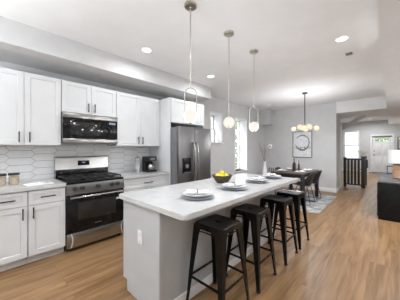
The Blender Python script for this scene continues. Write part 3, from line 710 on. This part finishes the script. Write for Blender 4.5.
# ------------------------------------------------------------------ dining area
tag(MB().box(-3.0, -1.10, 4.77, 6.80, 0.0003, .010, .003).build('area_rug', 'rug'), 'mottled grey rug under the dining table', 'rug')
FZ = .0103
t = thing('dining_table', (0, 0, FZ), 'dark wood dining table with square black legs on the grey rug', 'table')
tx0, tx1, ty0, ty1 = -2.27, -1.47, 5.12, 6.48
MB().box(tx0, tx1, ty0, ty1, .715, .75, .004).build('tabletop', 'dwood', t)
MB().box(tx0+.07, tx1-.07, ty0+.07, ty1-.07, .64, .7145).build('apron', 'black', t)
for xx in (tx0+.01, tx1-.09):
    for yy in (ty0+.01, ty1-.09): MB().box(xx, xx+.08, yy, yy+.08, 0, .7145, .003).build('leg', 'black', t)
def chair(loc, label, rz):
    t = thing('dining_chair', loc, label, 'chair', 'black shell chairs around the dining table', rz)   # faces +y
    mb = MB(); bm = mb.bm; nu, nv = 17, 16; G = []
    for i in range(nu):
        u = -1+2*i/(nu-1); row = []
        for j in range(nv):
            v = j/(nv-1)
            if v < .55:
                s_ = v/.55; y = .20-.36*s_; z = .445-.02*math.sin(PI*s_)+.10*max(0, abs(u)-.55)*(0.3+s_)*1.6; wx = .20+.02*s_
            else:
                s_ = (v-.55)/.45; y = -.16-.10*s_; z = .445+.33*s_**.9+.0*u; wx = .22-.05*s_**2; z -= .04*s_*abs(u)**3; y += .10*abs(u)**2*(1-.5*s_)
                z += .10*max(0, abs(u)-.55)*2.08*(1-s_)
            row.append(bm.verts.new((u*wx, y, z)))
        G.append(row)
    for i in range(nu-1):
        for j in range(nv-1): bm.faces.new((G[i][j], G[i+1][j], G[i+1][j+1], G[i][j+1]))
    bmesh.ops.recalc_face_normals(bm, faces=bm.faces)
    bmesh.ops.solidify(bm, geom=list(bm.faces), thickness=.022)
    mb.build('shell', 'shell', t)
    for s in (-1, 1):
        MB().tube([(s*.14, .12, .42), (s*.21, .19, .02), (s*.21, .185, .008), (s*.21, -.19, .008), (s*.21, -.20, .02), (s*.14, -.12, .42)], .007, 8).build('sled_leg', 'black', t)
    MB().tube([(-.15, .11, .41), (.15, .11, .41)], .007, 8).tube([(-.15, -.11, .41), (.15, -.11, .41)], .007, 8).tube([(-.205, .17, .1), (.205, .17, .1)], .006, 8).build('crossbar', 'black', t)
    return t
c1 = chair((-1.56, 6.00, FZ), 'black shell chair on thin sled legs at the hall side of the table', PI/2)
dup(c1, (-1.585, 5.48, FZ), 'black shell chair tucked in at the near corner of the dining table', PI/2)
dup(c1, (-2.27, 6.10, FZ), 'black shell chair on the window side of the table', -PI/2)
DZ = FZ+.7504
dsp = [((-1.65, 6.02), 'at the hall side, far'), ((-1.65, 5.42), 'at the near right corner'), ((-2.09, 5.45), 'on the window side, near'), ((-2.09, 6.05), 'on the window side, far')]
for i, ((x, y), wh) in enumerate(dsp):
    dup(pl, (x, y, DZ), 'white plate on the dining table '+wh)['group'] = 'white plates on the dining table'
    n_ = dup(nk, (x, y, DZ+.0205), 'white gathered napkin on the dining table plate '+wh, .4+i); n_['group'] = 'napkins on the dining table'
def bottle(loc, h, r, m, label):
    t = thing('bottle', loc, label, 'bottle')
    MB().lathe([(0, 0), (r, 0), (r, h*.55), (r*.8, h*.64), (r*.35, h*.74), (r*.33, h*.97), (0, h*.97)], n=20).build('bottle_body', m, t)
    MB().lathe([(0, h*.971), (r*.4, h*.971), (r*.4, h), (0, h)], n=16).build('cork', 'black', t)
bottle((-1.90, 5.74, DZ), .32, .042, 'bottle', 'tall dark bottle in the middle of the dining table')
bottle((-1.80, 5.80, DZ), .27, .026, 'dwood', 'slimmer brown bottle right of the dark bottle on the dining table')
# wall art
t = thing('framed_artwork', (0, BY, 0), 'dark framed abstract print with a black brush ring on the back wall', 'picture')
ax0, ax1, az0, az1 = -2.49, -1.88, 1.05, 1.93
mb = MB(); fw = .022
for q in ((ax0, ax1, az0, az0+fw), (ax0, ax1, az1-fw, az1), (ax0, ax0+fw, az0+fw, az1-fw), (ax1-fw, ax1, az0+fw, az1-fw)): mb.box(q[0], q[1], -.035, -.001, q[2], q[3], .002)
mb.build('frame', 'dgrey', t)
canvas = mat('pale_abstract_canvas', (.8, .8, .8), .7); vary(canvas, (.66, .67, .69), (.82, .82, .83), nscale=3, detail=6); M['canvas'] = canvas
cv = MB().box(ax0+fw, ax1-fw, -.018, -.002, az0+fw, az1-fw).build('canvas', 'canvas', t, smooth=False)
mb = MB(); cx, cz = (ax0+ax1)/2, 1.56
for j in range(3):
    P = []
    a0, a1 = [(-2.9, 1.9), (-2.7, -.3), (.6, 2.6)][j]; R = [.215, .222, .205][j]; W_ = [.012, .022, .014][j]
    for k in range(33):
        a = a0+(a1-a0)*k/32; wv = W_*(.4+math.sin(PI*k/32)*.8+.25*math.sin(k*1.7)); P.append((a, wv))
    for (a, w1), (b_, w2) in zip(P, P[1:]):
        f_ = lambda an, rad: (cx+rad*math.cos(an)*1.0, -.0186-.0003*j, cz+rad*math.sin(an)*1.15)
        mb.quadslab([f_(a, R-w1), f_(a, R+w1), f_(b_, R+w2), f_(b_, R-w2)], (0, -.0003, 0))
for k in range(26):
    mb.box(cx-.25+k*.02, cx-.245+k*.02+random.random()*.02, -.0192, -.0186, 1.37+random.uniform(-.03, .035), 1.385+random.uniform(0, .03))
M['ink'] = vary(mat('charcoal_ink', (.1, .1, .1), .8), (.06, .06, .065), (.30, .30, .31), nscale=14)
mb.build('brush_ring', 'ink', cv, smooth=False, label='black brush ring')
# return grille on the back wall
t = thing('wall_grille', (0, BY, 0), 'grey slotted air grille low on the back wall beside the vase', 'vent')
MB().box(-3.37, -3.05, -.012, -.001, .48, .66, .002).build('frame', 'wall', t)
mb = MB()
for k in range(4): mb.box(-3.35+k*.075, -3.31+k*.075, -.016, -.012, .50, .64)
mb.build('slots', 'dgrey', t)
# floor vase
t = thing('floor_vase', (-3.20, 6.72, 0), 'tall white floor vase in the corner', 'vase')
MB().lathe([(0, 0), (.07, 0), (.085, .05), (.09, .25), (.085, .62), (.06, .72), (.04, .80), (.045, .90), (.040, .905), (.032, .80), (.05, .70), (0, .62)], n=32).build('vase_body', 'china', t)
t = thing('branch_arrangement', (-3.20, 6.72, .62), 'dry stems with a white flower standing in the floor vase', 'dried flowers')
mb = MB()
for (dx, dy, hh) in ((-.16, -.10, .95), (-.09, -.05, .80), (-.04, .05, .9), (.03, -.02, .74), (.17, .1, .80), (.10, -.1, .70)):
    mb.tube([(0, 0, .05), (dx*.15, dy*.15, .3), (dx*.55, dy*.55, hh*.7), (dx, dy, hh)], [.008, .008, .008, .006], 6)
    for k in range(5):
        s_ = .6+.08*k; mb.sphere((dx*s_+random.uniform(-.03, .03), dy*s_+random.uniform(-.03, .03), hh*(s_+.05)), .014, 6, 4)
mb.build('stems', 'twig', t)
mb = MB()
for k in range(7):
    a = 2*PI*k/7; mb.sphere((.17+.045*math.cos(a), .05, .80+.045*math.sin(a)), .035, 10, 6, (1, .4, 1))
fl = mb.build('flower', 'petal', t, label='white blossom'); MB().sphere((.17, .025, .80), .024, 10, 6, (1, .6, 1)).build('flower_centre', 'black', fl)

# ------------------------------------------------------------------ hall
t = thing('stair_railing', (0, 0, 0), 'black newel and baluster railing guarding the stairwell', 'railing')
ry = 8.95
MB().box(-1.22, -.70, ry-.03, ry+.03, .95, 1.00, .004).box(-.73, -.67, ry, 9.8, .95, 1.00, .004).build('handrail', 'black', t)
MB().box(-1.20, -.70, ry-.02, ry+.02, .07, .11, .003).box(-.72, -.68, ry, 9.8, .07, .11, .003).build('bottom_rail', 'black', t)
nw = MB()
MB().box(-.75, -.65, ry-.05, ry+.05, 0, 1.06, .004).box(-.765, -.635, ry-.065, ry+.065, 1.06, 1.085, .004).build('newel_post', 'black', t)
MB().box(-1.25, -1.17, ry-.04, ry+.04, 0, 1.04, .004).build('newel_post', 'black', t)
MB().box(-.74, -.66, 9.8, 9.88, 0, 1.06, .004).build('newel_post', 'black', t)
for k in range(4): MB().box(-1.143+k*.097, -1.077+k*.097, ry-.015, ry+.015, .11, .95, .002).build('baluster', 'black', t)
for k in range(6): MB().box(-.72, -.68, ry+.13+k*.12, ry+.18+k*.12, .11, .95, .002).build('baluster', 'black', t)
# console table with plant in hall
t = thing('hall_table', (-1.12, 14.1, 0), 'small black hall table beyond the railing', 'table')
MB().box(-.22, .22, -.16, .16, .72, .75, .003).build('tabletop', 'black', t)
for sx in (-1, 1):
    for sy in (-1, 1): MB().box(sx*.2-.012, sx*.2+.012, sy*.14-.012, sy*.14+.012, 0, .72).build('leg', 'black', t)
MB().box(-.2, .2, -.14, .14, .2, .22).build('shelf', 'black', t)
t = thing('plant_vase', (-1.10, 14.1, .7505), 'white vase of loose greenery on the hall table', 'vase')
MB().lathe([(0, 0), (.06, 0), (.09, .06), (.08, .14), (.05, .18), (.055, .2), (.045, .2), (.04, .17), (0, .16)], n=24).build('vase_body', 'china', t)
mb = MB()
M['sage'] = vary(mat('dusty_sage_leaves', (.4, .42, .35), .8), (.30, .33, .26), (.58, .58, .5), nscale=8)
for k in range(150):
    a = random.uniform(0, 2*PI); rr = random.uniform(.02, .26); hh = .22+random.uniform(0, .42)*(1-.4*rr/.26)
    c = Vector((rr*math.cos(a), rr*math.sin(a), hh)); u = Vector((random.uniform(-1, 1), random.uniform(-1, 1), random.uniform(-.6, 1))).normalized()*.035; v = u.orthogonal().normalized()*.014
    mb.bm.faces.new([mb.bm.verts.new(c-u), mb.bm.verts.new(c+v), mb.bm.verts.new(c+u), mb.bm.verts.new(c-v)])
for k in range(12):
    a = 2*PI*k/12; mb.tube([(0, 0, .12), (.06*math.cos(a), .06*math.sin(a), .3), (.2*math.cos(a), .2*math.sin(a), .5)], .003, 5)
mb.build('foliage', 'sage', t)
for nm, x, hh, rr, lb in (('floor_pot', -.90, .34, .07, 'white pot on the hall floor right of the small table'),):
    tag(MB().lathe([(0, 0), (rr*.8, 0), (rr, hh*.5), (rr*.9, hh), (rr*.8, hh), (rr*.85, hh*.6), (0, hh*.5)], n=20).build(nm, 'china'), lb, 'pot').location = (x, 13.6, 0)
t = thing('wall_mirror', (0, FY, 0), 'black framed mirror on the far wall right of the front door', 'mirror')
MB().box(.255, .29, -.03, -.001, 1.30, 1.97, .002).box(.66, .695, -.03, -.001, 1.30, 1.97, .002).box(.29, .66, -.03, -.001, 1.30, 1.335, .002).box(.29, .66, -.03, -.001, 1.935, 1.97, .002).build('frame', 'black', t)
M['mirror'] = vary(mat('silvered_glass', (.8, .8, .8), .03, 1), (.78, .78, .78), (.8, .8, .8)); MB().box(.29, .66, -.012, -.002, 1.335, 1.935).build('mirror_glass', 'mirror', t)
t = thing('side_stand', (-.02, 13.2, 0), 'slim black stand near the front door', 'stand')
MB().box(-.12, .20, -.12, .12, .50, .53, .003).box(-.12, .20, -.12, .12, .18, .2, .003).build('shelf', 'black', t)
for sx in (-.11, .19):
    for sy in (-.11, .11): MB().box(sx-.012, sx+.012, sy-.012, sy+.012, 0, .5).build('leg', 'black', t)
tag(MB().box(-.72, -.0, 14.2, 14.95, .0003, .012, .003).build('door_mat', 'dgrey'), 'dark grey mat on the floor before the front door', 'mat')

# console on the right with lamp
t = thing('console_cabinet', (0, 0, 0), 'low black console cabinet at the right edge with grey top', 'cabinet')
M['lacquer'] = vary(mat('flat_black_lacquer', (.01, .01, .01), .6, 0, Specular_IOR_Level=.2), (.006, .006, .007), (.011, .011, .012), nscale=4)
MB().box(-.18, .30, 5.22, 6.70, .0, .700, .004).build('body', 'lacquer', t)
MB().box(-.185, .305, 5.215, 6.705, .7005, .724, .003).build('top', 'grey_top', t)
for k in range(3):
    o = MB().box(-.196, -.181, 5.24+k*.49, 5.24+k*.49+.47, .06, .68, .003).build('door', 'lacquer', t)
    MB().box(-.206, -.196, 5.45+k*.49, 5.46+k*.49, .33, .43, .001).build('handle', 'iron', o)
t = thing('table_lamp', (.145, 6.0, .7245), 'table lamp with white drum shade and ribbed wood base on the console', 'lamp')
MB().lathe([(0, 0), (.10, 0), (.12, .02), (.12, .28), (.10, .30), (0, .30)], n=48, f=lambda k, n, z: 1+(.03 if k % 2 else 0)).build('lamp_base', 'lampwood', t)
MB().tube([(0, 0, .3), (0, 0, .45)], .008, 8).build('stem', 'brass', t)
MB().lathe([(.20, .325), (.19, .60), (.187, .60), (.197, .325)], n=48).build('lamp_shade', 'shade', t)

# ------------------------------------------------------------------ outdoors
struct(MB().box(-14, -3.93, -6, 18, -.3, -.2), 'trim_8', 'concrete', smooth=False)
struct(MB().box(-4, 5, 15.4, 24, -.3, -.2), 'trim_9', 'concrete', smooth=False)
t = thing('neighbour_house', (0, 0, -.2), 'red brick neighbouring house seen through the side windows', 'house')
MB().box(-11, -7.2, 4.2, 9.0, 0, 6).build('wall', 'brick', t, smooth=False)
MB().box(-11.2, -7.0, 4.0, 9.2, 6, 6.2).build('roof', 'dgrey', t, smooth=False)
def tree(name, loc, label, R, hz, n, trunk=True):
    t = thing(name, loc, label, 'tree' if trunk else 'shrub')
    if trunk: MB().tube([(0, 0, 0), (.03, 0, hz*.5), (0, .05, hz)], [.1, .08, .04], 8).build('trunk', 'bark', t)
    mb = MB()
    for k in range(n):
        d = Vector((random.gauss(0, 1), random.gauss(0, 1), random.gauss(0, 1))).normalized()*R*random.uniform(.5, 1)
        c = Vector((0, 0, hz))+Vector((d.x, d.y, max(d.z*1.2, -hz+.1))); u = Vector((random.uniform(-1, 1), random.uniform(-1, 1), random.uniform(-1, 1))).normalized()*.11; v = u.orthogonal().normalized()*.05
        mb.bm.faces.new([mb.bm.verts.new(c-u), mb.bm.verts.new(c+v), mb.bm.verts.new(c+u), mb.bm.verts.new(c-v)])
    mb.build('foliage', 'leaf', t)
tree('garden_tree', (-5.3, 8.4, -.2), 'leafy green tree outside the tall side window', 1.1, 1.9, 900)
tree('front_shrub', (-.1, 18.2, -.2), 'green shrub outside the front door glass', 1.6, 1.9, 4200, False)
